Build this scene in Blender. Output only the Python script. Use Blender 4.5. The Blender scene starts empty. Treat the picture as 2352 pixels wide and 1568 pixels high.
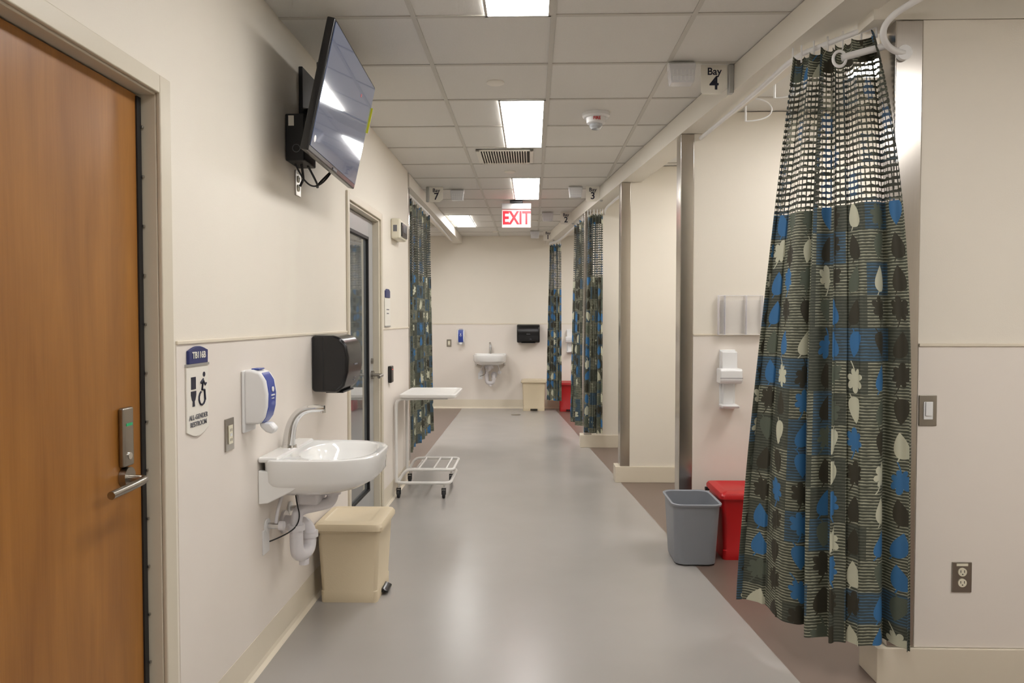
import bpy, bmesh, math, random
from math import sin, cos, pi, radians, sqrt, floor
from mathutils import Vector, Matrix
random.seed(4)
S = bpy.context.scene
try:
    S.view_settings.view_transform = 'Standard'
    S.view_settings.look = 'None'
except Exception as e:
    print(e)

# ------------------------------------------------------------ materials
def lin(c):
    o = []
    for v in c[:3]:
        v = v/255.0
        o.append(v/12.92 if v <= .04045 else ((v+.055)/1.055)**2.4)
    return (o[0], o[1], o[2], 1)

def M(nt, op, *a):
    n = nt.nodes.new('ShaderNodeMath'); n.operation = op
    for i, v in enumerate(a):
        if isinstance(v, (int, float)): n.inputs[i].default_value = v
        else: nt.links.new(v, n.inputs[i])
    return n.outputs[0]

def MIX(nt, f, a, b):
    n = nt.nodes.new('ShaderNodeMix'); n.data_type = 'RGBA'
    for s, v in ((n.inputs[0], f), (n.inputs[6], a), (n.inputs[7], b)):
        if isinstance(v, (int, float, tuple)): s.default_value = v
        else: nt.links.new(v, s)
    return n.outputs[2]

def mat(name, col, rough=.5, metal=0, var=0.04, scale=6, bump=0, bscale=60, emit=None, es=0, stretch=None, spec=None, coat=0):
    m = bpy.data.materials.new(name); m.use_nodes = True
    nt = m.node_tree; b = nt.nodes['Principled BSDF']
    c = lin(col)
    tc = nt.nodes.new('ShaderNodeTexCoord')
    mp = nt.nodes.new('ShaderNodeMapping')
    nt.links.new(tc.outputs['Object'], mp.inputs[0])
    if stretch: mp.inputs['Scale'].default_value = stretch
    n = nt.nodes.new('ShaderNodeTexNoise'); n.inputs['Scale'].default_value = scale
    nt.links.new(mp.outputs[0], n.inputs['Vector'])
    lo = tuple(max(0, x*(1-var)) for x in c[:3])+(1,)
    hi = tuple(min(1, x*(1+var)) for x in c[:3])+(1,)
    nt.links.new(MIX(nt, n.outputs[0], lo, hi), b.inputs['Base Color'])
    b.inputs['Roughness'].default_value = rough
    b.inputs['Metallic'].default_value = metal
    if spec is not None: b.inputs['Specular IOR Level'].default_value = spec
    if coat: b.inputs['Coat Weight'].default_value = coat
    if bump:
        n2 = nt.nodes.new('ShaderNodeTexNoise'); n2.inputs['Scale'].default_value = bscale
        nt.links.new(mp.outputs[0], n2.inputs['Vector'])
        bp = nt.nodes.new('ShaderNodeBump'); bp.inputs['Strength'].default_value = bump
        bp.inputs['Distance'].default_value = .01
        nt.links.new(n2.outputs[0], bp.inputs['Height'])
        nt.links.new(bp.outputs[0], b.inputs['Normal'])
    if emit:
        b.inputs['Emission Color'].default_value = lin(emit)
        b.inputs['Emission Strength'].default_value = es
    return m

WALL = mat('wall_paint', (234,227,214), .6, var=.012, bump=.05, bscale=200)
PANEL = mat('wall_protection', (234,226,217), .45, var=.012)
BASE = mat('rubber_base', (225,215,196), .45, var=.02)
CEIL = mat('ceiling_tile', (228,226,221), .85, var=.03, scale=120, bump=.15, bscale=250)
TBAR = mat('grid_metal', (203,200,192), .5, var=.01)
BEAM = mat('soffit_paint', (231,226,215), .6, var=.01)
FRAME = mat('door_frame_paint', (212,203,184), .4, var=.02)
FLOOR = mat('vinyl_floor', (162,157,153), .27, var=.05, scale=3, bump=.02, bscale=30)
FLOORD = mat('vinyl_floor_dark', (114,98,89), .3, var=.06, scale=3)
STEEL = mat('brushed_steel', (196,190,182), .2, 1, var=.08, scale=30, stretch=(20,20,.4))
CHROME = mat('chrome', (215,215,215), .08, 1, var=.02)
NICKEL = mat('satin_nickel', (165,160,152), .28, 1, var=.04)
WHITE = mat('white_plastic', (235,235,235), .3, var=.01)
PORC = mat('porcelain', (240,240,238), .08, var=.005, coat=.5)
PVC = mat('pvc_white', (225,222,225), .3, var=.02)
BLACK = mat('black_plastic', (22,22,24), .22, var=.1)
BLACKM = mat('black_matte', (25,25,27), .5, var=.1)
NAVY = mat('navy', (42,50,105), .4, var=.04)
BLUE = mat('blue_label', (52,74,160), .3, var=.06)
INK = mat('ink', (25,28,50), .5)
BEIGE = mat('beige_plastic', (210,195,166), .42, var=.03, bump=.05, bscale=150)
RED = mat('red_plastic', (186,15,22), .38, var=.05)
GREYP = mat('grey_plastic', (136,140,147), .45, var=.04)
CREAM = mat('cream_plastic', (226,220,200), .4)
SIGNW = mat('sign_white', (236,232,222), .45)
ALU = mat('aluminium', (178,178,176), .4, .6, var=.04)
DOORG = mat('grey_paint', (166,166,165), .4, var=.03)
CARTW = mat('cart_white', (226,224,220), .35, var=.02)
RUB = mat('rubber', (30,30,32), .6)
YEL = mat('yellow_tag', (225,225,40), .5)
OUTL = mat('outlet_ivory', (228,222,200), .4)
TXTG = mat('grey_text', (110,110,116), .5)
LIGHT = mat('panel_light', (255,255,255), .5, emit=(255,253,251), es=21)
EXITR = mat('exit_red', (230,10,24), .4, emit=(255,8,28), es=1.6)
EXITW = mat('exit_panel', (240,212,212), .3, emit=(255,150,150), es=.12)
LEDG = mat('led_green', (40,150,100), .4, emit=(30,160,90), es=.15)
LCD = mat('lcd', (70,80,90), .2)
DOMEL = mat('dome_lens', (216,216,219), .25)
DUCT = mat('duct_dark', (60,58,54), .8)
REDI = mat('red_icon', (200,60,60), .5)

def wood():
    m = bpy.data.materials.new('maple_veneer'); m.use_nodes = True
    nt = m.node_tree; b = nt.nodes['Principled BSDF']
    tc = nt.nodes.new('ShaderNodeTexCoord')
    def ns(sc, scale, det=4):
        mp = nt.nodes.new('ShaderNodeMapping'); mp.inputs['Scale'].default_value = sc
        nt.links.new(tc.outputs['Object'], mp.inputs[0])
        n = nt.nodes.new('ShaderNodeTexNoise'); n.inputs['Scale'].default_value = scale
        n.inputs['Detail'].default_value = det; n.inputs['Distortion'].default_value = .5
        nt.links.new(mp.outputs[0], n.inputs['Vector']); return n.outputs[0]
    a = ns((1,6,.8), 2.5); g = ns((1,60,1.2), 3)
    f = M(nt,'MULTIPLY_ADD', a, 1.6, -.3); f = M(nt,'ADD', f, M(nt,'MULTIPLY', M(nt,'SUBTRACT', g, .5), .5))
    nt.links.new(MIX(nt, M(nt,'MINIMUM', M(nt,'MAXIMUM', f, 0.), 1.), lin((134,85,33)), lin((168,114,52))), b.inputs['Base Color'])
    b.inputs['Roughness'].default_value = .35
    return m
WOOD = wood()

def acryl(name, op):
    m = bpy.data.materials.new(name); m.use_nodes = True
    nt = m.node_tree; b = nt.nodes['Principled BSDF']
    ns = nt.nodes.new('ShaderNodeTexNoise')
    nt.links.new(MIX(nt, ns.outputs[0], lin((238,236,240)), lin((248,247,250))), b.inputs['Base Color'])
    b.inputs['Alpha'].default_value = op; b.inputs['Roughness'].default_value = .15
    b.inputs['Specular IOR Level'].default_value = .3
    return m
ACRYL = acryl('clear_acrylic', .07); ACRYLE = acryl('acrylic_edge', .6)
GLASS = mat('door_glass', (112,117,118), .03, var=.15, scale=2, spec=1.0, coat=1)
SCREEN = mat('tv_screen', (18,20,26), .07, var=.1, spec=.8, emit=(100,112,140), es=.6, coat=1)

def curtain_mat():
    m = bpy.data.materials.new('curtain_fabric'); m.use_nodes = True
    nt = m.node_tree; b = nt.nodes['Principled BSDF']; L = nt.links
    uv = nt.nodes.new('ShaderNodeUVMap'); sp = nt.nodes.new('ShaderNodeSeparateXYZ'); L.new(uv.outputs[0], sp.inputs[0])
    u, v = sp.outputs[0], sp.outputs[1]
    C = .118; CV = .126
    cv = M(nt,'DIVIDE', v, CV); j = M(nt,'FLOOR', cv)
    cu = M(nt,'DIVIDE', u, C); i = M(nt,'FLOOR', cu)
    fu = M(nt,'SUBTRACT', M(nt,'SUBTRACT', cu, i), .5); fv = M(nt,'SUBTRACT', M(nt,'SUBTRACT', cv, j), .5)
    def wnoise(a, bb, c=0.):
        cb = nt.nodes.new('ShaderNodeCombineXYZ'); L.new(M(nt,'ADD', a, .25), cb.inputs[0]); L.new(M(nt,'ADD', bb, .25), cb.inputs[1]); cb.inputs[2].default_value = c
        wn = nt.nodes.new('ShaderNodeTexWhiteNoise'); wn.noise_dimensions = '3D'; L.new(cb.outputs[0], wn.inputs[0])
        sc = nt.nodes.new('ShaderNodeSeparateColor'); L.new(wn.outputs['Color'], sc.inputs[0])
        return sc.outputs[0], sc.outputs[1], sc.outputs[2], wn.outputs['Value']
    r1, r2, r3, r4 = wnoise(i, j)
    q1, q2, q3, q4 = wnoise(i, j, 7.3)
    ns = nt.nodes.new('ShaderNodeTexNoise'); ns.inputs['Scale'].default_value = 38; L.new(uv.outputs[0], ns.inputs['Vector'])
    nz = ns.outputs[0]
    dark = lin((74,77,66)); dark2 = lin((64,68,60)); cream = lin((198,198,176)); linecol = lin((176,176,154)); blue = lin((60,112,160)); bluedk = lin((64,76,80)); brown = lin((60,57,47)); green = lin((90,97,85))
    blueln = lin((78,114,144))
    st = M(nt,'FRACT', M(nt,'DIVIDE', v, .0118))
    strip = M(nt,'LESS_THAN', st, M(nt,'MULTIPLY_ADD', nz, .75, -.07))
    isblue = M(nt,'LESS_THAN', q1, .22)
    isplain = M(nt,'GREATER_THAN', q1, .74)
    bgc = MIX(nt, isplain, dark, dark2)
    bgc = MIX(nt, isblue, bgc, bluedk)
    linec = MIX(nt, isblue, linecol, blueln)
    stripf = M(nt,'MULTIPLY', strip, M(nt,'SUBTRACT', 1., M(nt,'MULTIPLY', isplain, .8)))
    bg = MIX(nt, M(nt,'MULTIPLY', stripf, .85), bgc, linec)
    # leaves
    flip = M(nt,'SUBTRACT', M(nt,'MULTIPLY', M(nt,'GREATER_THAN', r3, .35), 2.), 1.)
    tilt = M(nt,'MULTIPLY', M(nt,'SUBTRACT', r2, .5), .5)
    fx_ = M(nt,'ADD', fu, M(nt,'MULTIPLY', fv, tilt))
    fy = M(nt,'MULTIPLY', fv, flip)
    yy = M(nt,'MULTIPLY_ADD', fy, 1/.80, .5)
    yc = M(nt,'MINIMUM', M(nt,'MAXIMUM', yy, 0.), 1.)
    hw = M(nt,'MULTIPLY', M(nt,'MULTIPLY', M(nt,'SUBTRACT', 1., yc), M(nt,'POWER', yc, .45)), .62)
    drop = M(nt,'LESS_THAN', M(nt,'ABSOLUTE', fx_), hw)
    fy2 = M(nt,'MULTIPLY', M(nt,'SUBTRACT', fy, .04), .86)
    th = M(nt,'ARCTAN2', fx_, fy2); rr = M(nt,'SQRT', M(nt,'ADD', M(nt,'MULTIPLY', fx_, fx_), M(nt,'MULTIPLY', fy2, fy2)))
    lob = M(nt,'ADD', M(nt,'MULTIPLY_ADD', M(nt,'POWER', M(nt,'ABSOLUTE', M(nt,'COSINE', M(nt,'MULTIPLY', th, 3.5))), .7), .15, .18), M(nt,'MULTIPLY', M(nt,'COSINE', th), .05))
    maple = M(nt,'LESS_THAN', rr, lob)
    ism = M(nt,'GREATER_THAN', q2, .5)
    leaf = M(nt,'ADD', M(nt,'MULTIPLY', ism, maple), M(nt,'MULTIPLY', M(nt,'SUBTRACT', 1., ism), drop))
    stem = M(nt,'MULTIPLY', M(nt,'LESS_THAN', M(nt,'ABSOLUTE', M(nt,'ADD', fx_, M(nt,'MULTIPLY', M(nt,'MULTIPLY', fv, fv), .7))), .022), M(nt,'LESS_THAN', fy, 0.))
    leaf = M(nt,'MAXIMUM', leaf, stem)
    lc = MIX(nt, M(nt,'LESS_THAN', q3, .24), green, blue)
    lc = MIX(nt, M(nt,'GREATER_THAN', q3, .83), lc, cream)
    lc = MIX(nt, M(nt,'MULTIPLY', M(nt,'GREATER_THAN', q3, .24), M(nt,'LESS_THAN', q3, .62)), lc, brown)
    col = MIX(nt, leaf, bg, lc)
    # open net at the top
    net = M(nt,'MULTIPLY', M(nt,'GREATER_THAN', v, 1.87), M(nt,'LESS_THAN', v, 2.445))
    h = M(nt,'LESS_THAN', M(nt,'FRACT', M(nt,'DIVIDE', v, .025)), M(nt,'MULTIPLY_ADD', nz, .9, .04))
    vv = M(nt,'LESS_THAN', M(nt,'FRACT', M(nt,'DIVIDE', u, .021)), .26)
    solid = M(nt,'MAXIMUM', M(nt,'MAXIMUM', h, vv), M(nt,'SUBTRACT', 1., net))
    col = MIX(nt, M(nt,'MULTIPLY', net, .6), col, lin((64,66,58)))
    L.new(col, b.inputs['Base Color']); b.inputs['Roughness'].default_value = .65
    b.inputs['Specular IOR Level'].default_value = .35
    L.new(solid, b.inputs['Alpha'])
    return m
CURT = curtain_mat()

# ------------------------------------------------------------ geometry helpers
def link(o, p=None):
    S.collection.objects.link(o)
    if p: o.parent = p
    return o

def E(name, loc=(0,0,0), rz=0, rx=0):
    o = bpy.data.objects.new(name, None); o.empty_display_size = .1
    o.location = loc; o.rotation_euler = (rx, 0, rz)
    return link(o)

def mesh(name, vs, fs, m, p=None, bev=0, smooth=False, seg=2, loc=None, rot=None):
    me = bpy.data.meshes.new(name); me.from_pydata([tuple(v) for v in vs], [], fs)
    bm = bmesh.new(); bm.from_mesh(me); bmesh.ops.recalc_face_normals(bm, faces=bm.faces); bm.to_mesh(me); bm.free()
    me.materials.append(m)
    if smooth:
        for f in me.polygons: f.use_smooth = True
        try: me.set_sharp_from_angle(angle=radians(40))
        except Exception: pass
    o = link(bpy.data.objects.new(name, me), p)
    if loc: o.location = loc
    if rot: o.rotation_euler = rot
    if bev:
        b = o.modifiers.new('bevel','BEVEL'); b.width = bev; b.segments = seg; b.limit_method = 'ANGLE'
        b.harden_normals = False
        for f in me.polygons: f.use_smooth = True
        try: me.set_sharp_from_angle(angle=radians(80))
        except Exception: pass
        w = o.modifiers.new('wn','WEIGHTED_NORMAL')
    return o

def boxes(name, bl, m, p=None, bev=0, seg=2):
    vs, fs = [], []
    for (x0,x1,y0,y1,z0,z1) in bl:
        k = len(vs)
        vs += [(x0,y0,z0),(x1,y0,z0),(x1,y1,z0),(x0,y1,z0),(x0,y0,z1),(x1,y0,z1),(x1,y1,z1),(x0,y1,z1)]
        fs += [[k+a for a in f] for f in ((0,3,2,1),(4,5,6,7),(0,1,5,4),(1,2,6,5),(2,3,7,6),(3,0,4,7))]
    return mesh(name, vs, fs, m, p, bev, seg=seg)
def box(name, x0,x1,y0,y1,z0,z1, m, p=None, bev=0, seg=2):
    return boxes(name, [(x0,x1,y0,y1,z0,z1)], m, p, bev, seg)

def prism(name, pts, a, b, axis, m, p=None, bev=0, smooth=False, seg=2):
    def q(pt, t):
        return {'x':(t,pt[0],pt[1]),'y':(pt[0],t,pt[1]),'z':(pt[0],pt[1],t)}[axis]
    n = len(pts); vs = [q(s,a) for s in pts]+[q(s,b) for s in pts]
    fs = [list(range(n))[::-1], list(range(n,2*n))]+[[i,(i+1)%n,n+(i+1)%n,n+i] for i in range(n)]
    return mesh(name, vs, fs, m, p, bev, smooth, seg)

def loft(name, rings, m, p=None, cap0=True, cap1=True, smooth=True, bev=0):
    n = len(rings[0]); vs = [v for r in rings for v in r]; fs = []
    for k in range(len(rings)-1):
        for i in range(n):
            fs.append([k*n+i, k*n+(i+1)%n, (k+1)*n+(i+1)%n, (k+1)*n+i])
    if cap0: fs.append(list(range(n))[::-1])
    if cap1: fs.append([(len(rings)-1)*n+i for i in range(n)])
    return mesh(name, vs, fs, m, p, bev, smooth)

def rrect(cx, cy, w, d, r, z, n=6):
    pts = []
    for (sx,sy,a0) in ((1,1,0),(-1,1,90),(-1,-1,180),(1,-1,270)):
        for k in range(n+1):
            a = radians(a0+90*k/n)
            pts.append((cx+sx*(w/2-r)+r*cos(a), cy+sy*(d/2-r)+r*sin(a), z))
    return pts

def cyl(name, a, b, r, m, p=None, r2=None, n=24, bev=0):
    a, b = Vector(a), Vector(b); d = (b-a).normalized()
    t = Vector((0,0,1)) if abs(d.z) < .9 else Vector((1,0,0))
    u = d.cross(t).normalized(); w = d.cross(u); r2 = r if r2 is None else r2
    R = lambda c, rr: [tuple(c+u*cos(2*pi*i/n)*rr+w*sin(2*pi*i/n)*rr) for i in range(n)]
    return loft(name, [R(a,r), R(b,r2)], m, p, bev=bev)

def lathe(name, prof, c, m, p=None, n=32):
    return loft(name, [[(c[0]+r*cos(2*pi*i/n), c[1]+r*sin(2*pi*i/n), c[2]+z) for i in range(n)] for r, z in prof], m, p)

def tube(name, pts, r, m, p=None, smooth=False, radii=None, cyc=False):
    c = bpy.data.curves.new(name,'CURVE'); c.dimensions = '3D'; c.bevel_depth = r; c.bevel_resolution = 4; c.use_fill_caps = True
    s = c.splines.new('NURBS' if smooth else 'POLY'); s.points.add(len(pts)-1)
    for i, q in enumerate(pts):
        s.points[i].co = (*q, 1)
        if radii: s.points[i].radius = radii[i]
    s.use_cyclic_u = cyc
    if smooth: s.order_u = 3; s.use_endpoint_u = not cyc; s.resolution_u = 8
    c.materials.append(m)
    return link(bpy.data.objects.new(name, c), p)

def rtube(name, pts, rad, r, m, p=None, cyc=False):
    P = [Vector(q) for q in pts]; out = []; n = len(P)
    for i in range(n):
        if not cyc and i in (0, n-1): out.append(tuple(P[i])); continue
        a = (P[i-1]-P[i]); b = (P[(i+1)%n]-P[i]); rr = min(rad, a.length*.45, b.length*.45)
        s = P[i]+a.normalized()*rr; e = P[i]+b.normalized()*rr
        for k in range(7):
            t = k/6; out.append(tuple(s*(1-t)**2+P[i]*2*t*(1-t)+e*t*t))
    return tube(name, out, r, m, p, cyc=cyc)

def text(name, s, loc, size, m, p=None, rot=(pi/2,0,0), al='CENTER', ext=.0006, bold=0, sx=1):
    c = bpy.data.curves.new(name,'FONT'); c.body = s; c.size = size; c.extrude = ext; c.align_x = al; c.align_y = 'CENTER'
    c.offset = bold; c.materials.append(m)
    o = link(bpy.data.objects.new(name, c), p); o.location = loc; o.rotation_euler = rot; o.scale = (sx,1,1)
    return o

def boolean(o, cutbox, m):
    c = box('cut', *cutbox, m)
    md = o.modifiers.new('b','BOOLEAN'); md.object = c; md.operation = 'DIFFERENCE'; md.solver = 'EXACT'
    dg = bpy.context.evaluated_depsgraph_get(); dg.update()
    me = bpy.data.meshes.new_from_object(o.evaluated_get(dg)); o.modifiers.clear(); o.data = me
    bpy.data.objects.remove(c)

# ------------------------------------------------------------ room constants
CZ = 2.74; XL = -1.11; YB = 11.7; XR = 3.4; YR = -2.6
bx = lambda y: 1.455-.107*y      # soffit line
fx = lambda y: 1.275-.0786*y     # floor border line

me = bpy.data.meshes.new('floor')
vs = [(-3.52,YR,0),(fx(YR),YR,0),(fx(YB),YB,0),(XL,YB,0),(XL,6.65,0),(XL-.15,6.65,0),(-3.52,6.65,0),(-3.52,YB+.1,0),(XL,YB+.1,0),
      (fx(YB),YB+.1,0),(XR,YB+.1,0),(XR,YR,0)]
fs = [[0,1,2,3,4,6],[6,4,3,8,7],[3,2,9,8],[1,11,10,9,2]]
me.from_pydata(vs,[],fs); me.materials.append(FLOOR); me.materials.append(FLOORD)
me.polygons[1].material_index = 1; me.polygons[3].material_index = 1
link(bpy.data.objects.new('floor', me))

box('ceiling', -3.52, XR+.1, YR-.1, YB+.1, CZ, CZ+.08, CEIL)
bl = []
gx = [.092+.61*k for k in range(-6, 6)]
for x in gx:
    bl.append((x-.011, x+.011, YR, YB, CZ-.005, CZ-.0005))
for k in range(-9, 14):
    y = 3.24+.61*k
    if YR < y < YB: bl.append((-3.4, XR, y-.011, y+.011, CZ-.0045, CZ-.0005))
boxes('trim_ceiling_grid', bl, TBAR)

boxes('wall_left', [(XL-.14,XL,YR,1.13,0,CZ),(XL-.14,XL,1.13,2.18,2.10,CZ),(XL-.14,XL,2.18,4.40,0,CZ),(XL-.14,XL,4.40,5.37,2.15,CZ),
                    (XL-.14,XL,5.37,6.58,0,CZ)], WALL)
boxes('wall_bay_side', [(-3.4,XL-.09,6.53,6.65,0,CZ)], WALL)
box('wall_back', -3.4, XR, YB, YB+.1, 0, CZ, WALL)
box('wall_right', XR, XR+.1, YR, YB, 0, CZ, WALL)
box('wall_far_left', -3.5, -3.4, 6.53, YB, 0, CZ, WALL)
box('wall_rear', -1.25, XR, YR-.1, YR, 0, CZ, WALL)
PL = 1.34
boxes('trim_panel_left', [(XL,XL+.003,2.26,4.37,.13,PL),(XL,XL+.003,5.41,6.57,.13,PL)], PANEL)
boxes('trim_dado_left', [(XL,XL+.008,2.26,4.37,PL,PL+.012),(XL,XL+.008,5.41,6.57,PL,PL+.012)], BASE, bev=.002)
box('trim_panel_back', -3.4, XR, YB-.003, YB, .13, PL, PANEL)
box('trim_dado_back', -3.4, XR, YB-.009, YB, PL, PL+.014, BASE)
def cove(name, segs):
    vs, fs = [], []
    prof = [(0,.14),(.004,.14),(.006,.03),(.010,.014),(.022,.003),(.024,0),(0,0)]
    for (x0,y0,x1,y1,nx,ny) in segs:
        k = len(vs); n = len(prof)
        for (x,y) in ((x0,y0),(x1,y1)):
            for (d,z) in prof: vs.append((x+nx*d, y+ny*d, z))
        fs += [[k+i, k+(i+1)%n, k+n+(i+1)%n, k+n+i] for i in range(n)]
        fs += [[k+i for i in range(n)], [k+n+i for i in range(n)]]
    return mesh(name, vs, fs, BASE)
cove('baseboard_left', [(XL,YR,XL,1.08,1,0),(XL,2.235,XL,4.35,1,0),(XL,5.42,XL,6.60,1,0)])
cove('baseboard_back', [(-3.4,YB,XR,YB,0,-1)])
cove('baseboard_right', [(XR,YR,XR,YB,-1,0)])

prism('trim_soffit_right', [(bx(.4),.4),(bx(.4)+.17,.4),(bx(YB)+.17,YB),(bx(YB),YB)], 2.60, CZ-.006, 'z', BEAM)
box('trim_soffit_left', XL-.14, XL, 6.66, YB-.01, 2.62, CZ-.006, BEAM)
box('trim_soffit_cross', 1.30, XR, 2.875, 3.015, 2.56, CZ-.006, BEAM)

def partition(tag, xe, y0, t=.13, dado=True, gw=.085, zt=2.598):
    boxes('wall_partition_'+tag, [(xe+gw, XR, y0, y0+t, 0, zt), (xe+.15, XR, y0, y0+t, zt, CZ-.006)] if zt>2.58 else [(xe+gw, XR, y0, y0+t, 0, zt)], WALL)
    box('trim_end_guard_'+tag, xe, xe+gw-.001, y0-.004, y0+t+.004, .142, zt-.001, STEEL, bev=.004)
    prism('baseboard_partition_'+tag, [(xe-.04,y0-.014),(XR,y0-.014),(XR,y0-.001),(xe+gw,y0-.001),(xe+gw,y0+t+.001),(XR,y0+t+.001),(XR,y0+t+.014),(xe-.04,y0+t+.014)],
          0, .14, 'z', BASE, bev=.003)
    if dado:
        box('trim_panel_'+tag, xe+gw+.001, XR, y0-.003, y0, .142, 1.315, PANEL)
        box('trim_dado_'+tag, xe+gw+.001, XR, y0-.009, y0, 1.315, 1.327, BASE, bev=.002)
partition('a', 1.385, 2.88, gw=.105, zt=2.558)
partition('b', .947, 4.75)
partition('c', .765, 6.40, dado=False)
partition('d', .575, 8.14, dado=False)
box('trim_end_guard_left', XL-.088, XL+.002, 6.582, 6.66, .142, 2.6, STEEL, bev=.004)

# ------------------------------------------------------------ lights
def panel(x0, x1, y0, y1):
    p = E('ceiling_light_panel', ((x0+x1)/2, (y0+y1)/2, CZ))
    w, d = (x1-x0)/2, (y1-y0)/2
    boxes('trim_ring', [(-w,w,-d,-d+.012,-.008,-.0055),(-w,w,d-.012,d,-.008,-.0055),(-w,-w+.012,-d,d,-.008,-.0055),(w-.012,w,-d,d,-.008,-.0055)], TBAR, p)
    box('diffuser', -w+.012, w-.012, -d+.012, d-.012, -.007, -.0055, LIGHT, p)
panel(-.205,.081,2.02,3.24); panel(-.205,.081,4.46,5.68); panel(-.195,.081,6.90,8.12)
panel(-1.07,-.79,9.34,10.50)
panel(-.205,.081,-.42,.80)
panel(1.70,2.28,3.5,4.1); panel(1.70,2.28,5.3,5.9); panel(1.55,2.1,6.9,7.5); panel(1.4,2.0,9.3,10.5); panel(-2.5,-1.9,8.2,9.4)
panel(1.95,2.5,.2,1.4)  # unseen panel at near right, added to light this end of the room

# ------------------------------------------------------------ wood door
p = E('wooden_door', (XL, 1.66, 0))
box('slab', -.095, -.045, -.48, .475, .01, 2.075, WOOD, p, bev=.002)
box('edge_guard', -.047, -.040, .470, .492, .01, 2.07, BLACKM, p)
bl = [(-.040,-.034,.489,.497,.1+.145*k-.004,.1+.145*k+.004) for k in range(14)]
boxes('edge_screws', bl, NICKEL, p, bev=.0015)
box('lock_plate', -.044, -.026, .352, .404, 1.005, 1.172, NICKEL, p, bev=.006, seg=3)
box('lock_led', -.026, -.0245, .363, .393, 1.12, 1.128, LEDG, p)
cyl('lock_keyway', (-.026,.378,1.035), (-.023,.378,1.035), .010, CHROME, p)
cyl('lever_rose', (-.044,.378,.975), (-.025,.378,.975), .028, NICKEL, p)
tube('lever_handle', [(-.03,.378,.970),(.005,.378,.970),(.020,.374,.970),(.026,.345,.970),(.026,.29,.967),(.020,.205,.963)], .011, NICKEL, p, smooth=True)
p = E('trim_door_frame', (XL, 1.66, 0))
boxes('casing', [(0,.014,.50,.565,0,2.14),(0,.014,-.58,-.53,0,2.14),(0,.014,-.53,.50,2.085,2.14),
                 (-.12,0,.50,.519,0,2.095),(-.12,0,-.525,-.50,0,2.095),(-.12,0,-.50,.50,2.08,2.095)], FRAME, p, bev=.004)
# ------------------------------------------------------------ glass door
p = E('glass_door', (XL, 4.885, 0))
w = .43
boxes('stiles', [(-.085,-.045,-w,-w+.06,.01,2.12),(-.085,-.045,w-.13,w,.01,2.12),(-.085,-.045,-w+.06,w-.13,2.00,2.12),(-.085,-.045,-w+.06,w-.13,.01,.20)], DOORG, p, bev=.003)
box('pane', -.07, -.06, -w+.06, w-.13, .20, 2.00, GLASS, p)
boxes('gasket', [(-.058,-.043,-w+.06,-w+.07,.20,2.00),(-.058,-.043,w-.15,w-.13,.20,2.00),(-.058,-.043,-w+.06,w-.13,1.98,2.00),(-.058,-.043,-w+.06,w-.13,.20,.215)], BLACKM, p)
cyl('lever_rose', (-.045,w-.065,1.02), (-.025,w-.065,1.02), .03, NICKEL, p)
tube('lever_handle', [(-.03,w-.065,1.02),(.02,w-.065,1.02),(.036,w-.07,1.02),(.040,w-.10,1.018),(.038,w-.20,1.015)], .011, NICKEL, p, smooth=True)
cyl('cylinder', (-.045,w-.065,1.12), (-.03,w-.065,1.12), .02, NICKEL, p)
p = E('trim_glass_door_frame', (XL, 4.885, 0))
boxes('casing', [(0,.014,.465,.515,0,2.19),(0,.014,-.51,-.465,0,2.19),(0,.014,-.465,.465,2.14,2.19)], FRAME, p, bev=.004)
boxes('jamb', [(-.13,.0,.435,.483,0,2.148),(-.13,.0,-.483,-.435,0,2.148),(-.13,.0,-.435,.435,2.125,2.148)], FRAME, p, bev=.004)

# ------------------------------------------------------------ restroom sign
p = E('restroom_sign', (XL+.003, 2.392, 1.18), pi/2)
def arcpts(x0,x1,zb,sag,n=12): return [(x0+(x1-x0)*k/n, zb-sag*sin(pi*k/n)) for k in range(n+1)]
prism('plate', arcpts(-.078,.078,-.125,.02)+[(.078,.088),(-.078,.088)], -.006, 0, 'y', SIGNW, p, bev=.002)
prism('cap', [(.068,.095),(.068,.138)]+[(.068-.136*k/12, .138+.014*sin(pi*k/12)) for k in range(13)]+[(-.068,.095)], -.010, 0, 'y', NAVY, p, bev=.002)
box('rail', -.08, .08, -.009, 0, .087, .095, ALU, p)
text('room_number', 'TB116B', (0,-.0112,.122), .030, SIGNW, p, bold=.0006)
text('label', 'ALL-GENDER\nRESTROOM', (0,-.0072,-.092), .023, TXTG, p, bold=.0002)
prism('picto_tank', [(-.050,.012),(-.018,.012),(-.018,.052),(-.050,.052)], -.0075, -.006, 'y', INK, p)
prism('picto_bowl', [(-.052,.006),(-.016,.006),(-.016,-.006),(-.022,-.022),(-.028,-.028),(-.026,-.044),(-.042,-.044),(-.040,-.028),(-.046,-.022),(-.052,-.006)], -.0075, -.006, 'y', INK, p)
cyl('picto_head', (.044,-.006,.056), (.044,-.0075,.056), .0085, INK, p)
tube('picto_wheel', [(.026+.0225*cos(a), -.0068, -.022+.0225*sin(a)) for a in [radians(110+ 27*k) for k in range(10)]], .0034, INK, p)
tube('picto_body', [(.018,-.0068,.028),(.034,-.0068,.040),(.026,-.0068,.006),(.044,-.0068,.004),(.048,-.0068,-.030)], .0042, INK, p)
tube('picto_arm', [(.034,-.0068,.040),(.050,-.0068,.020),(.058,-.0068,.026)], .0032, INK, p)

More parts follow.
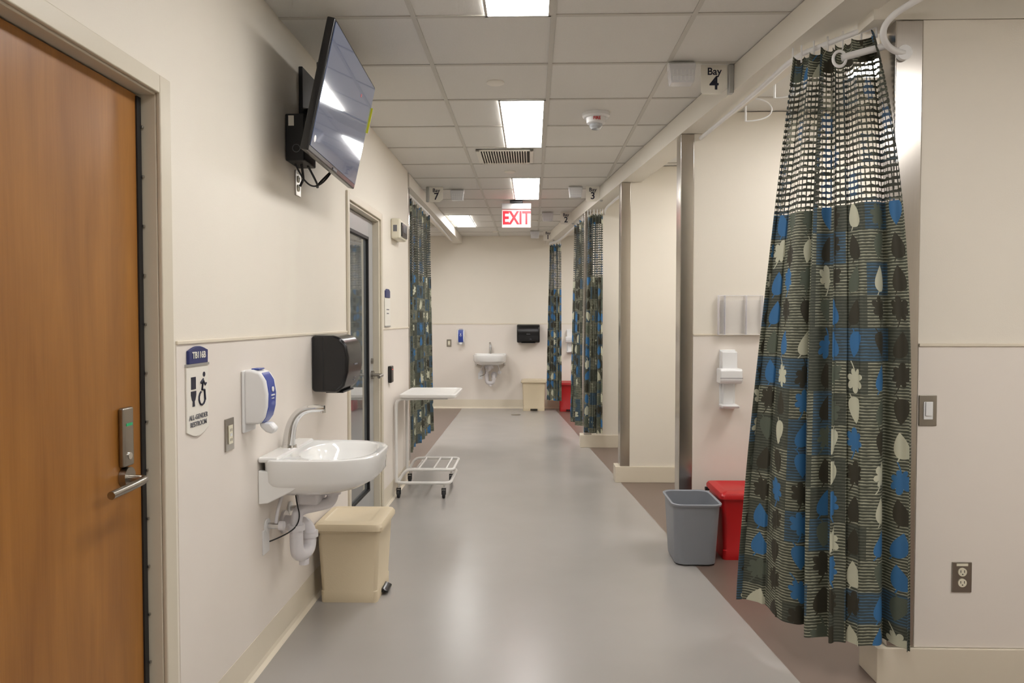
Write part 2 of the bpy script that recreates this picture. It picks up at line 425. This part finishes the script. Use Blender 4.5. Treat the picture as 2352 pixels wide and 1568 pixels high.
# ------------------------------------------------------------ wall fixtures
def outlet(loc, rz, w=.075, h=.118, kind='duplex', name='electrical_outlet'):
    p = E(name, loc, rz)
    box('cover', -w/2, w/2, -.006, 0, -h/2, h/2, NICKEL, p, bev=.002)
    if kind == 'duplex':
        for z in (.021,-.021):
            cyl('socket', (0,-.006,z), (0,-.0095,z), .0165, OUTL, p, n=20)
            boxes('slots', [(-.008,-.006,-.0103,-.0095,z-.002,z+.008),(.006,.008,-.0103,-.0095,z-.002,z+.008),(-.002,.002,-.0103,-.0095,z-.010,z-.006)], BLACKM, p)
        box('label', -.022,.022,-.0066,-.006,.044,.054, OUTL, p)
    elif kind == 'gfci':
        box('insert', -.0175, .0175, -.010, -.006, -.034, .034, OUTL, p, bev=.001)
        boxes('slots', [(-.007,-.005,-.0107,-.010,.012,.022),(.005,.007,-.0107,-.010,.012,.022),(-.007,-.005,-.0107,-.010,-.024,-.014),(.005,.007,-.0107,-.010,-.024,-.014)], BLACKM, p)
        box('buttons', -.008,.008,-.0112,-.010,-.006,.004, WHITE, p)
    else:
        box('insert', -.0175, .0175, -.009, -.006, -.034, .034, WHITE, p, bev=.001)
        box('paddle', -.012, .012, -.014, -.009, -.02, .034, WHITE, p, bev=.002)
outlet((XL+.003,2.645,1.0), pi/2, kind='gfci')
outlet((-1.323,YB-.003,1.04), 0, kind='gfci')
outlet((1.668,2.877,.42), 0)
outlet((1.527,2.877,1.068), 0, kind='switch', name='light_switch', w=.068)
outlet((XL,3.47,2.06), pi/2, kind='duplex')

def soap(loc, rz):
    p = E('soap_dispenser', loc, rz)
    box('back_plate', -.058, .058, -.014, 0, 0, .24, WHITE, p, bev=.006)
    pr = [(-.012,.035),(-.07,.035),(-.088,.06),(-.098,.10),(-.100,.15),(-.092,.20),(-.072,.232),(-.04,.242),(-.012,.242)]
    prism('body', pr, -.058, .058, 'x', WHITE, p, bev=.010, seg=4)
    prism('blue_band', [(y*1.01-.001,z) for y,z in pr[1:7]]+[(-.075,.20),(-.080,.15),(-.075,.08)], -.040, .040, 'x', BLUE, p, bev=.003)
    prism('nozzle', [(-.055,.036),(-.098,.036),(-.118,.012),(-.105,-.008),(-.08,.0),(-.06,.018)], -.024, .024, 'x', WHITE, p, bev=.008, seg=3)
    cyl('mark', (0,-.1012,.165),(0,-.1045,.165), .010, WHITE, p)
    boxes('lettering', [(-.018,.018,-.1045,-.100,.140,.145),(-.012,.012,-.1040,-.099,.128,.131)], WHITE, p)
    box('blue_top', -.03,.03,-.06,-.03,.2405,.246, BLUE, p, bev=.002)
soap((XL+.003,2.82,.985), pi/2)
soap((-1.128,YB-.003,1.02), 0)

def towel(loc, rz, w=.31):
    p = E('paper_towel_dispenser', loc, rz)
    pr = [(0,.0),(-.13,-.004),(-.165,.03),(-.185,.10),(-.19,.17),(-.178,.235),(-.15,.272),(-.11,.285),(0,.285)]
    prism('housing', pr, -w/2, w/2, 'x', BLACK, p, bev=.018, seg=4)
    box('outlet_slot', -.11, .11, -.15, -.06, -.009, -.001, BLACKM, p, bev=.003)
    box('seam', -w/2-.001, w/2+.001, -.062, -.058, .01, .275, BLACKM, p)
    box('mark', -.03,.03,-.1905,-.186,.13,.137, TXTG, p)
    boxes('arrows', [(.02,.05,-.176,-.170,.06,.063),(.02,.05,-.173,-.166,.045,.048)], TXTG, p)
towel((XL+.003,3.81,1.055), pi/2)
towel((-.058,YB-.003,1.055), 0, w=.36)

def sanitizer(loc, rz):
    p = E('hand_sanitizer_dispenser', loc, rz)
    box('back_plate', -.05,.05,-.012,0,-.02,.36, WHITE, p, bev=.004)
    prism('head', [(-.01,.15),(-.10,.15),(-.115,.17),(-.115,.235),(-.10,.245),(-.01,.245)], -.07,.07,'x', WHITE, p, bev=.012, seg=3)
    prism('cover', [(-.012,.24),(-.07,.24),(-.065,.35),(-.012,.355)], -.048,.048,'x', WHITE, p, bev=.006)
    prism('neck', [(-.01,.01),(-.035,.01),(-.05,.15),(-.01,.15)], -.035,.035,'x', WHITE, p, bev=.008)
    prism('drip_tray', [(-.01,-.005),(-.10,-.005),(-.11,.012),(-.01,.016)], -.055,.055,'x', WHITE, p, bev=.006)
    box('seam', -.071,.071,-.116,-.112,.184,.187, TXTG, p)
sanitizer((1.250,4.747,.865), 0)
sanitizer((.60,11.697,.90), 0)

p = E('document_holder', (1.325,4.747,1.32))
boxes('pockets', [(-.14,.14,-.005,-.003,0,.25),(-.137,.137,-.04,-.038,.004,.22)], ACRYL, p)
boxes('edges', [(-.14,.14,-.04,-.003,0,.004),(-.14,-.137,-.04,-.003,0,.25),(.137,.14,-.04,-.003,0,.25),(.035,.038,-.04,-.003,0,.25),(-.10,-.097,-.04,-.003,0,.25),(-.14,.14,-.005,-.003,.25,.253)], ACRYLE, p)

# ------------------------------------------------------------ sinks
def sink(loc, rz):
    p = E('wall_mounted_sink', loc, rz)
    N = 64
    def outer(sx, sf, z, yb=0.0, sb=1.0):
        r = []
        for k in range(N):
            a = 2*pi*k/N; c, s_ = cos(a), sin(a)
            x = .262*sx*(1 if c >= 0 else -1)*abs(c)**(.55 if s_ > 0 else .55)
            if s_ > 0: y = -.20+.20*sb*abs(s_)**.3
            else: y = -.20-.265*sf*abs(s_)**.85
            r.append((x, y, z))
        return r
    def inner(rx, ry, z, cy=-.272):
        return [(rx*(1 if cos(2*pi*k/N) >= 0 else -1)*abs(cos(2*pi*k/N))**.8, cy+ry*(1 if sin(2*pi*k/N) >= 0 else -1)*abs(sin(2*pi*k/N))**.8, z) for k in range(N)]
    rings = [outer(.42,.15,-.165), outer(.6,.35,-.16), outer(.82,.70,-.135), outer(.94,.91,-.105), outer(.975,.965,-.088), outer(.985,.98,-.03), outer(1,1,-.008), outer(.995,.995,0), outer(.975,.975,.004),
             inner(.222,.160,.002), inner(.214,.152,-.004), inner(.20,.14,-.03), inner(.165,.115,-.085), inner(.10,.07,-.115), inner(.03,.02,-.122)]
    loft('basin', rings, PORC, p)
    box('deck_ledge', -.245, .245, -.085, -.001, -.01, .014, PORC, p, bev=.010, seg=4)
    for sx in (-1,1):
        prism('bracket_skirt', [(0,-.04),(-.22,-.07),(-.13,-.13),(-.04,-.175),(0,-.18)], .228*sx-.012, .228*sx+.012, 'x', PORC, p, bev=.006)
    cyl('drain_ring', (0,-.272,-.1225),(0,-.272,-.119), .024, CHROME, p)
    cyl('faucet_base', (0,-.05,.012),(0,-.052,.026), .034, CHROME, p, r2=.030)
    tube('faucet_spout', [(0,-.048,.018),(0,-.050,.07),(0,-.066,.13),(0,-.10,.170),(0,-.15,.185),(0,-.205,.182)], .026, CHROME, p, smooth=True, radii=[1.1,1.0,.86,.75,.64,.55])
    cyl('aerator', (0,-.198,.178),(0,-.200,.163), .012, CHROME, p)
    cyl('tailpiece', (0,-.24,-.12),(0,-.24,-.20), .024, PVC, p)
    cyl('slip_nut_a', (0,-.24,-.165),(0,-.24,-.19), .036, PVC, p)
    tube('offset_arm', [(0,-.24,-.19),(0,-.235,-.225),(-.02,-.19,-.235),(-.05,-.11,-.245),(-.055,-.095,-.28),(-.055,-.095,-.33)], .025, PVC, p, smooth=True)
    cyl('slip_nut_b', (-.055,-.095,-.31),(-.055,-.095,-.335), .036, PVC, p)
    tube('p_trap', [(-.055,-.095,-.33),(-.055,-.095,-.40),(-.05,-.10,-.445),(0,-.11,-.455),(.045,-.12,-.445),(.055,-.12,-.40),(.055,-.12,-.37),(.055,-.10,-.335),(.055,-.06,-.33),(.055,-.004,-.33)], .029, PVC, p, smooth=True)
    cyl('slip_nut_c', (.055,-.12,-.395),(.055,-.12,-.37), .036, PVC, p)
    cyl('cleanout', (0,-.11,-.475),(0,-.11,-.50), .022, PVC, p)
    cyl('wall_escutcheon', (.055,-.012,-.33),(.055,-.001,-.33), .05, PVC, p)
    box('insulated_box', -.08,.05,-.20,-.10,-.225,-.165, PVC, p, bev=.02, seg=3)
    for x in (-.15,.14):
        cyl('valve_body', (x,-.001,-.29),(x,-.055,-.29), .013, CHROME, p)
        cyl('valve_knob', (x,-.055,-.29),(x,-.075,-.29), .019, PVC, p)
        cyl('escutcheon', (x,-.001,-.29),(x,-.008,-.29), .030, WHITE, p)
        tube('supply_line', [(x,-.04,-.29),(x,-.045,-.23),(x*.8,-.06,-.17),(x*.3,-.06,-.02)], .007, PVC, p, smooth=True)
    box('junction_plate', -.20,-.13,-.006,0,-.40,-.30, WHITE, p, bev=.002)
    tube('sensor_cable', [(-.06,-.09,-.13),(-.10,-.11,-.20),(-.07,-.12,-.28),(-.10,-.09,-.335),(-.17,-.02,-.35)], .003, BLACKM, p, smooth=True)
sink((XL+.003,3.165,.85), pi/2)
sink((-.658,YB-.003,.865), 0)

# ------------------------------------------------------------ step bins
def stepbin(loc, rz, m, w=.36, d=.30, h=.40):
    p = E('step_on_waste_bin', loc, rz)
    b = loft('body', [rrect(0,0,w*.88,d*.86,.02,.0), rrect(0,0,w*.89,d*.87,.02,.055), rrect(0,0,w*.87,d*.85,.02,.06), rrect(0,0,w*.95,d*.95,.025,h-.03), rrect(0,0,w*.99,d*1.0,.025,h-.03), rrect(0,0,w*.99,d*1.0,.025,h-.022)], m, p)
    boolean(b, (-w*.24,w*.24,-d*.6,-d*.28,-.02,.17), BLACKM)
    box('pedal_recess', -w*.235, w*.235, -d*.278, -d*.27, .005, .165, BLACKM, p)
    loft('lid', [rrect(0,0,w*1.0,d*1.01,.025,h-.022), rrect(0,0,w*1.045,d*1.06,.03,h-.018), rrect(0,0,w*1.045,d*1.06,.03,h+.0), rrect(0,0,w*1.0,d*1.0,.03,h+.014), rrect(0,.01,w*.80,d*.74,.03,h+.022), rrect(0,.01,w*.76,d*.70,.03,h+.018)], m, p)
    cyl('hinge_rod', (-w*.54,d*.5-.006,h-.036),(w*.54,d*.5-.006,h-.036), .012, BLACKM, p)
    prism('pedal', [(-d*.3,.03),(-d*.44,.035),(-d*.53,.022),(-d*.54,.012),(-d*.3,.012)], -.055,.055,'x', BLACK, p, bev=.006)
stepbin((-.917,3.785,0), pi/2, BEIGE, w=.36, d=.33, h=.385)
stepbin((.03,11.50,0), 0, BEIGE, w=.38, d=.30, h=.46)
stepbin((1.28,4.49,0), 0, RED, w=.34, d=.36, h=.385)
stepbin((.58,11.45,0), 0, RED, w=.34, d=.34, h=.43)

p = E('waste_basket', (.947,4.37,0))
W0, D0 = .235, .33
loft('shell', [rrect(0,0,W0*.90,D0*.80,.05,0), rrect(0,0,W0,D0*.92,.055,.01), rrect(0,0,.270,.36,.06,.35), rrect(0,0,.288,.38,.06,.352), rrect(0,0,.290,.383,.06,.362), rrect(0,0,.28,.37,.06,.366),
               rrect(0,0,.262,.353,.055,.36), rrect(0,0,.225,.29,.05,.015)], GREYP, p)

# ------------------------------------------------------------ hamper cart
p = E('linen_hamper_cart', (-.86,6.06,0))
for (x,y) in ((-.20,-.27),(.16,-.27),(-.20,.27),(.16,.27)):
    cyl('wheel', (x-.011,y,.032),(x+.011,y,.032), .032, RUB, p, bev=.004)
    boxes('fork', [(x-.017,x-.013,y-.012,y+.012,.03,.08),(x+.013,x+.017,y-.012,y+.012,.03,.08),(x-.017,x+.017,y-.012,y+.012,.07,.08)], BLACKM, p)
    cyl('stem', (x,y,.078),(x,y,.115), .009, CHROME, p)
rtube('base_ring', [(-.22,-.27,.12),(.21,-.27,.12),(.21,.27,.12),(-.22,.27,.12)], .06, .0125, CARTW, p, cyc=True)
rtube('shelf_ring', [(-.20,-.24,.13),(-.15,-.24,.22),(.23,-.24,.22),(.23,.26,.22),(-.15,.26,.22),(-.20,.26,.13)], .05, .0115, CARTW, p)
for x in (-.05,.07,.17):
    tube('shelf_bar', [(x,-.24,.22),(x,.26,.22)], .008, CARTW, p)
rtube('upright_frame', [(-.222,-.25,.12),(-.222,-.25,.76),(-.222,.25,.76),(-.222,.25,.12)], .06, .0125, CARTW, p)
for y in (-.25,.25):
    rtube('top_arm', [(-.222,y,.60),(-.215,y,.785),(.19,y,.795)], .05, .011, CARTW, p)
loft('tray', [rrect(.035,0,.42,.58,.03,.797), rrect(.035,0,.45,.60,.035,.803), rrect(.035,0,.45,.60,.035,.822), rrect(.035,0,.43,.58,.03,.828), rrect(.035,0,.38,.53,.03,.822)], CARTW, p)

# ------------------------------------------------------------ TV
p = E('wall_mounted_television', (-.854,3.385,2.357), radians(92.0), radians(12.3))
w, h = .445, .268
box('cabinet', -w, w, -.0, .035, -h, h, BLACK, p, bev=.006)
box('rear_bulge', -.30, .30, .035, .065, -h+.03, .14, BLACKM, p, bev=.012)
box('screen', -w+.012, w-.012, -.0025, -.0005, -h+.024, h-.012, SCREEN, p)
box('icon', .18,.195,-.0035,-.0025,.14,.155, REDI, p)
box('brand_plate', -.035,.035,-.003,0,-h+.006,-h+.016, TXTG, p)
cyl('ring_mark', (-w+.05,-.0035,-h+.06),(-w+.05,-.0025,-h+.06), .014, WHITE, p)
box('tag', w-.004,w+.002,-.01,.04,.03,.16, YEL, p)
p = E('television_wall_bracket', (XL,3.60,2.40))
box('wall_plate', 0,.02,-.10,.10,-.16,.22, BLACKM, p, bev=.004)
boxes('arm', [(.02,.16,-.04,-.01,.0,.04),(.02,.16,-.04,-.01,-.08,-.04)], BLACKM, p, bev=.004)
boxes('vesa_rails', [(.145,.165,-.30,-.27,-.20,.17),(.145,.165,.02,.05,-.20,.17),(.145,.16,-.30,.05,-.0,.03)], BLACKM, p, bev=.004)
p = E('mini_computer', (XL,3.38,2.235))
box('case', .005,.09,-.09,.09,-.105,.105, BLACKM, p, bev=.006)
box('sticker', .02,.045,-.0915,-.0905,.05,.095, SIGNW, p)
tube('ring_mark', [(.055+.017*cos(a),-.0915,-.05+.017*sin(a)) for a in [2*pi*k/24 for k in range(24)]], .0015, TXTG, p, cyc=True)
tube('cable_a', [(.05,.0,-.105),(.05,.03,-.17),(.03,.08,-.16),(.02,.07,-.19)], .006, BLACKM, p, smooth=True)
tube('cable_b', [(.07,.03,-.105),(.10,.12,-.19),(.05,.2,-.17),(.14,.22,-.08)], .005, BLACKM, p, smooth=True)
tube('cable_c', [(.03,-.03,-.105),(.06,.03,-.21),(.12,.16,-.16),(.16,.2,-.05)], .004, BLACKM, p, smooth=True)

# ------------------------------------------------------------ small left wall devices
p = E('room_number_sign', (XL+.002,5.60,1.51), pi/2)
box('plate', -.10,.10,-.006,0,-.14,.07, SIGNW, p, bev=.002)
prism('cap', [(.08,.075),(.08,.125),(.04,.14),(-.04,.14),(-.08,.125),(-.08,.075)], -.009,0,'y', NAVY, p)
boxes('text_strokes', [(-.05,.05,-.0068,-.006,-.02,-.012),(-.04,.04,-.0068,-.006,-.05,-.042)], TXTG, p)  # plain bars standing in for the sign's small lettering
boxes('lower_rail', [(-.10,.10,-.009,0,-.148,-.14)], ALU, p)
p = E('card_reader', (XL+.003,5.66,.995), pi/2)
box('body', -.045,.045,-.028,0,-.065,.065, BLACK, p, bev=.008, seg=3)
box('indicator', -.01,.01,-.0288,-.028,.035,.040, EXITR, p)
p = E('wall_thermostat_monitor', (XL,5.92,2.13), pi/2)
box('case', -.15,.15,-.075,0,-.075,.085, CREAM, p, bev=.015, seg=3)
box('bezel', -.11,.13,-.085,-.075,-.055,.055, BLACK, p, bev=.006)
box('display', -.07,.07,-.0865,-.085,-.02,.035, LCD, p)
box('side_grille', -.1515,-.149,-.05,-.02,-.02,.03, TXTG, p)

# ------------------------------------------------------------ ceiling things
def baysign(n, x, y, flip=1):
    p = E('bay_sign', (x,y,CZ-.006))
    w, h = .068, .148
    prism('plate', [(-w,0),(w,0),(w,-h+.03),(w-.035,-h),(-w+.012,-h),(-w,-h+.012)] , -.004, .004, 'y', SIGNW, p, bev=.001)
    text('bay_label', 'Bay', (0,-.0052,-.034), .052, INK, p, bold=.0008)
    text('bay_number', n, (0,-.0052,-.095), .096, INK, p, bold=.0016)
    x0 = w+.003 if flip > 0 else -w-.033
    box('bracket', x0, x0+.028, -.02, .02, -h, 0, ALU, p, bev=.006, seg=3)
def callbox(x, y):
    p = E('nurse_call_dome_light', (x,y,CZ-.006))
    box('mount', -.07,.07,-.012,.012,-.04,0, WHITE, p, bev=.003)
    prism('lens', [(-.07,-.012),(.07,-.012),(.058,-.110),(-.058,-.110)], -.035,.035,'y', DOMEL, p, bev=.004)
    boxes('ribs', [(-.05+.02*k,-.047+.02*k,-.0375,-.0345,-.10,-.045) for k in range(6)]+[(-.052,.055,-.0375,-.0345,-.075,-.072)], WHITE, p)
baysign('4', .942, 3.88); callbox(.765, 3.84)
baysign('3', .60, 7.35); callbox(.43, 7.35)
baysign('2', .415, 9.1); callbox(.19, 9.1)
baysign('1', .235, 11.0); callbox(.04, 11.0)
baysign('7', -.955, 7.35, -1); callbox(-.76, 7.5)

p = E('fire_alarm_strobe', (.41,4.78,CZ))
lathe('base', [(.001,0),(.088,0),(.088,-.02),(.078,-.03),(.001,-.03)], (0,0,0), WHITE, p)
lathe('body', [(.001,-.02),(.066,-.025),(.060,-.062),(.052,-.068),(.001,-.068)], (0,0,0), WHITE, p)
lathe('strobe_lens', [(.04,-.066),(.042,-.085),(.03,-.10),(.001,-.103)], (0,0,0), mat('strobe_lens',(200,205,210),.08,.3,var=.2,scale=60), p)
text('label', 'FIRE', (0,-.0655,-.045), .026, RED, p, rot=(radians(96),0,0), bold=.0008)
for (x,y) in ((-.205,4.14),(-.20,6.62),(.03,9.9),(-.55,11.1)):
    p = E('sprinkler_cover', (x,y,CZ)); lathe('disc', [(.001,0),(.05,0),(.05,-.006),(.042,-.010),(.001,-.011)], (0,0,0), SIGNW, p)

p = E('exit_sign', (-.175,8.22,CZ-.006))
box('canopy', -.07,.07,-.05,.05,-.028,0, BLACKM, p, bev=.004)
box('housing', -.165,.165,-.03,.03,-.095,-.028, ALU, p, bev=.006)
box('panel', -.160,.160,-.006,.006,-.295,-.093, EXITW, p, bev=.002)
text('lettering', 'EXIT', (0,-.0075,-.195), .20, EXITR, p, bold=.006, sx=.76)
t = text('lettering_back', 'EXIT', (0,.0075,-.195), .20, EXITR, p, rot=(pi/2,0,pi), bold=.006, sx=.76)

def vent(x0,x1,y0,y1):
    p = E('air_vent_grille', ((x0+x1)/2,(y0+y1)/2,CZ-.006))
    w, d = (x1-x0)/2, (y1-y0)/2
    boxes('frame', [(-w,w,-d,-d+.03,-.008,0),(-w,w,d-.03,d,-.008,0),(-w,-w+.03,-d,d,-.008,0),(w-.03,w,-d,d,-.008,0)], SIGNW, p, bev=.002)
    box('duct_back', -w+.03,w-.03,-d+.03,d-.03,-.0012,-.0006, DUCT, p)
    n = int((2*w-.06)/.02)
    boxes('slats', [(-w+.03+.02*k,-w+.03+.02*k+.008,-d+.03,d-.03,-.014,-.002) for k in range(n)], SIGNW, p)
vent(-.44,.01,5.74,6.24)
vent(-1.75,-1.3,9.9,10.4)

# ------------------------------------------------------------ curtains
def cat(pts, s):
    n = len(pts)-1; f = min(s*n, n-1e-6); i = int(f); t = f-i
    P = [Vector(pts[max(0,min(n,i+k))]) for k in (-1,0,1,2)]
    return .5*((2*P[1])+(-P[0]+P[2])*t+(2*P[0]-5*P[1]+4*P[2]-P[3])*t*t+(-P[0]+3*P[1]-3*P[2]+P[3])*t**3)
def curtain(top, bot, zt, zb, nf, at, ab, seed=0., sag=.0, Mv=50, pw=0.):
    Nu = 40*nf
    p = E('privacy_curtain', (top[0][0], top[0][1], zt))
    off = Vector((top[0][0], top[0][1], zt))
    vs, fs = [], []
    def P(s, t):
        a = cat(top, s); b = cat(bot, s)
        ta = cat(top, min(1,s+.01))-cat(top, max(0,s-.01)); tb = cat(bot, min(1,s+.01))-cat(bot, max(0,s-.01))
        tt = t**(1+pw*s)
        pos = a*tt+b*(1-tt); tan = (ta.normalized()*tt+tb.normalized()*(1-tt)); tan.normalize()
        nrm = Vector((-tan.y, tan.x))
        ph = 2*pi*nf*s+1.1*sin(2*pi*1.7*s+seed)+.35*sin(3*t+seed)
        amp = at*t+ab*(1-t)
        wv = sin(ph)+.25*sin(2.3*ph+seed*2+1.5*t)+.08*sin(5.1*ph)
        mod = .65+.35*sin(2*pi*2.3*s+seed*3)
        q = pos+nrm*amp*wv*mod+tan*amp*.45*sin(2*ph+.6)*.6
        z = zb+(zt-zb)*t
        if t < .15: z += sag*sin(2*pi*1.3*s+seed)*(1-t/.15)
        if t > .9: z -= .018*(t-.9)/.1*(.5+.5*cos(2*ph))
        return q, z
    arc = [0]; pr = P(0,.4)[0]
    for i in range(1, Nu+1):
        q = P(i/Nu,.4)[0]; arc.append(arc[-1]+(q-pr).length); pr = q
    uvs = []
    for j in range(Mv+1):
        for i in range(Nu+1):
            q, z = P(i/Nu, j/Mv)
            vs.append((q.x-off.x, q.y-off.y, z-off.z)); uvs.append((arc[i]+seed*1.7, zb+(zt-zb)*j/Mv))
    n1 = Nu+1
    for j in range(Mv):
        for i in range(Nu): fs.append([j*n1+i, j*n1+i+1, (j+1)*n1+i+1, (j+1)*n1+i])
    me = bpy.data.meshes.new('fabric'); me.from_pydata(vs,[],fs); me.materials.append(CURT)
    uvl = me.uv_layers.new(name='UVMap')
    for l in me.loops: uvl.data[l.index].uv = uvs[l.vertex_index]
    for f in me.polygons: f.use_smooth = True
    o = link(bpy.data.objects.new('fabric', me), p)
    for k in range(nf+1):
        a = cat(top, k/nf)
        cyl('carrier_hook', (a.x-off.x,a.y-off.y,-.03),(a.x-off.x,a.y-off.y,.045), .004, WHITE, p, n=8)
    return p
curtain([(1.13,3.26),(1.19,3.18),(1.27,3.08),(1.345,2.95)], [(.945,3.32),(1.02,3.12),(1.14,2.93),(1.25,2.83),(1.425,2.78)], 2.55, .17, 6, .028, .055, seed=.4, sag=.012, Mv=70, pw=3.)
curtain([(.60,7.98),(.68,7.93),(.75,7.90)], [(.56,7.95),(.65,7.88),(.75,7.86)], 2.55, .2, 5, .03, .045, seed=1.3)
curtain([(.53,8.95),(.55,8.7),(.575,8.42)], [(.50,9.0),(.51,8.75),(.55,8.42)], 2.55, .2, 5, .03, .045, seed=2.1)
curtain([(.27,11.2),(.33,11.1),(.42,11.0)], [(.23,11.2),(.33,11.05),(.43,10.98)], 2.55, .2, 5, .03, .045, seed=3.3)
curtain([(-1.17,6.80),(-1.165,7.4),(-1.16,8.2)], [(-1.17,6.80),(-1.16,7.5),(-1.14,8.3)], 2.57, .16, 8, .03, .04, seed=4.2)

def track(pts, drops):
    p = E('curtain_track', pts[0])
    L = [tuple(Vector(q)-Vector(pts[0])) for q in pts]
    tube('rail', L, .012, WHITE, p, smooth=True)
    for d in drops:
        a = Vector(d)-Vector(pts[0])
        cyl('drop_rod', tuple(a), (a.x,a.y,CZ-.006-pts[0][2]), .006, WHITE, p, n=10)
        top = CZ-.006-pts[0][2]
        cyl('flange', (a.x,a.y,top-.012), (a.x,a.y,top), .032, WHITE, p)
        tube('loop_brace', [(a.x,a.y,top-.03),(a.x+.10,a.y-.01,top-.035),(a.x+.16,a.y-.02,.06),(a.x+.10,a.y-.01,.0),(a.x,a.y,0)], .004, WHITE, p, smooth=True)
track([(1.07,4.745,2.57),(1.11,4.2,2.57),(1.14,3.7,2.57),(1.15,3.3,2.57),(1.22,3.17,2.57),(1.345,2.95,2.57)], [(1.24,4.35,2.57),(1.26,3.9,2.57)])
track([(.86,6.55,2.575),(.80,7.2,2.575),(.76,7.8,2.575),(.80,8.13,2.575)], [(.90,7.2,2.575)])
track([(.62,8.28,2.575),(.55,9,2.575),(.47,10,2.575),(.38,11.0,2.575),(.24,11.25,2.575),(.3,11.69,2.575)], [(.78,8.9,2.575),(.7,10.,2.575)])
track([(-1.17,6.67,2.60),(-1.165,7.5,2.60),(-1.16,8.3,2.60),(-1.2,11.0,2.60)], [])
p = E('track_end_bracket', (1.41,2.87,2.43))
tube('arm', [(0,-.005,-.0),(-.05,-.02,.0),(-.11,-.06,.04),(-.11,-.10,.09),(-.04,-.17,.13),(.06,-.24,.16),(.22,-.34,.17)], .012, WHITE, p, smooth=True)
cyl('foot', (0,-.015,0),(0,.004,0), .028, WHITE, p)
tube('short_rail', [(-.19,.10,.02),(-.12,.08,.035),(-.04,.06,.05)], .014, WHITE, p, smooth=True)
tube('ring', [(-.20+.025*cos(a),.095,.015+.03*sin(a)) for a in [2*pi*k/20 for k in range(20)]], .006, WHITE, p, cyc=True)

p = E('floor_drain', (-.24,10.9,0)); lathe('grate', [(.001,.0),(.07,0),(.07,.003),(.06,.004),(.001,.004)], (0,0,0), NICKEL, p)

# ------------------------------------------------------------ camera + world
cd = bpy.data.cameras.new('camera'); cd.sensor_width = 36; cd.lens = 1690/2352*36; cd.clip_start = .05
cam = link(bpy.data.objects.new('camera', cd)); cam.location = (0,0,1.42)
cam.rotation_euler = (radians(90-1.73), 0, radians(1.56))
S.camera = cam
w = bpy.data.worlds.new('world'); S.world = w; w.use_nodes = True
w.node_tree.nodes['Background'].inputs[0].default_value = (1,.97,.93,1)
w.node_tree.nodes['Background'].inputs[1].default_value = .3
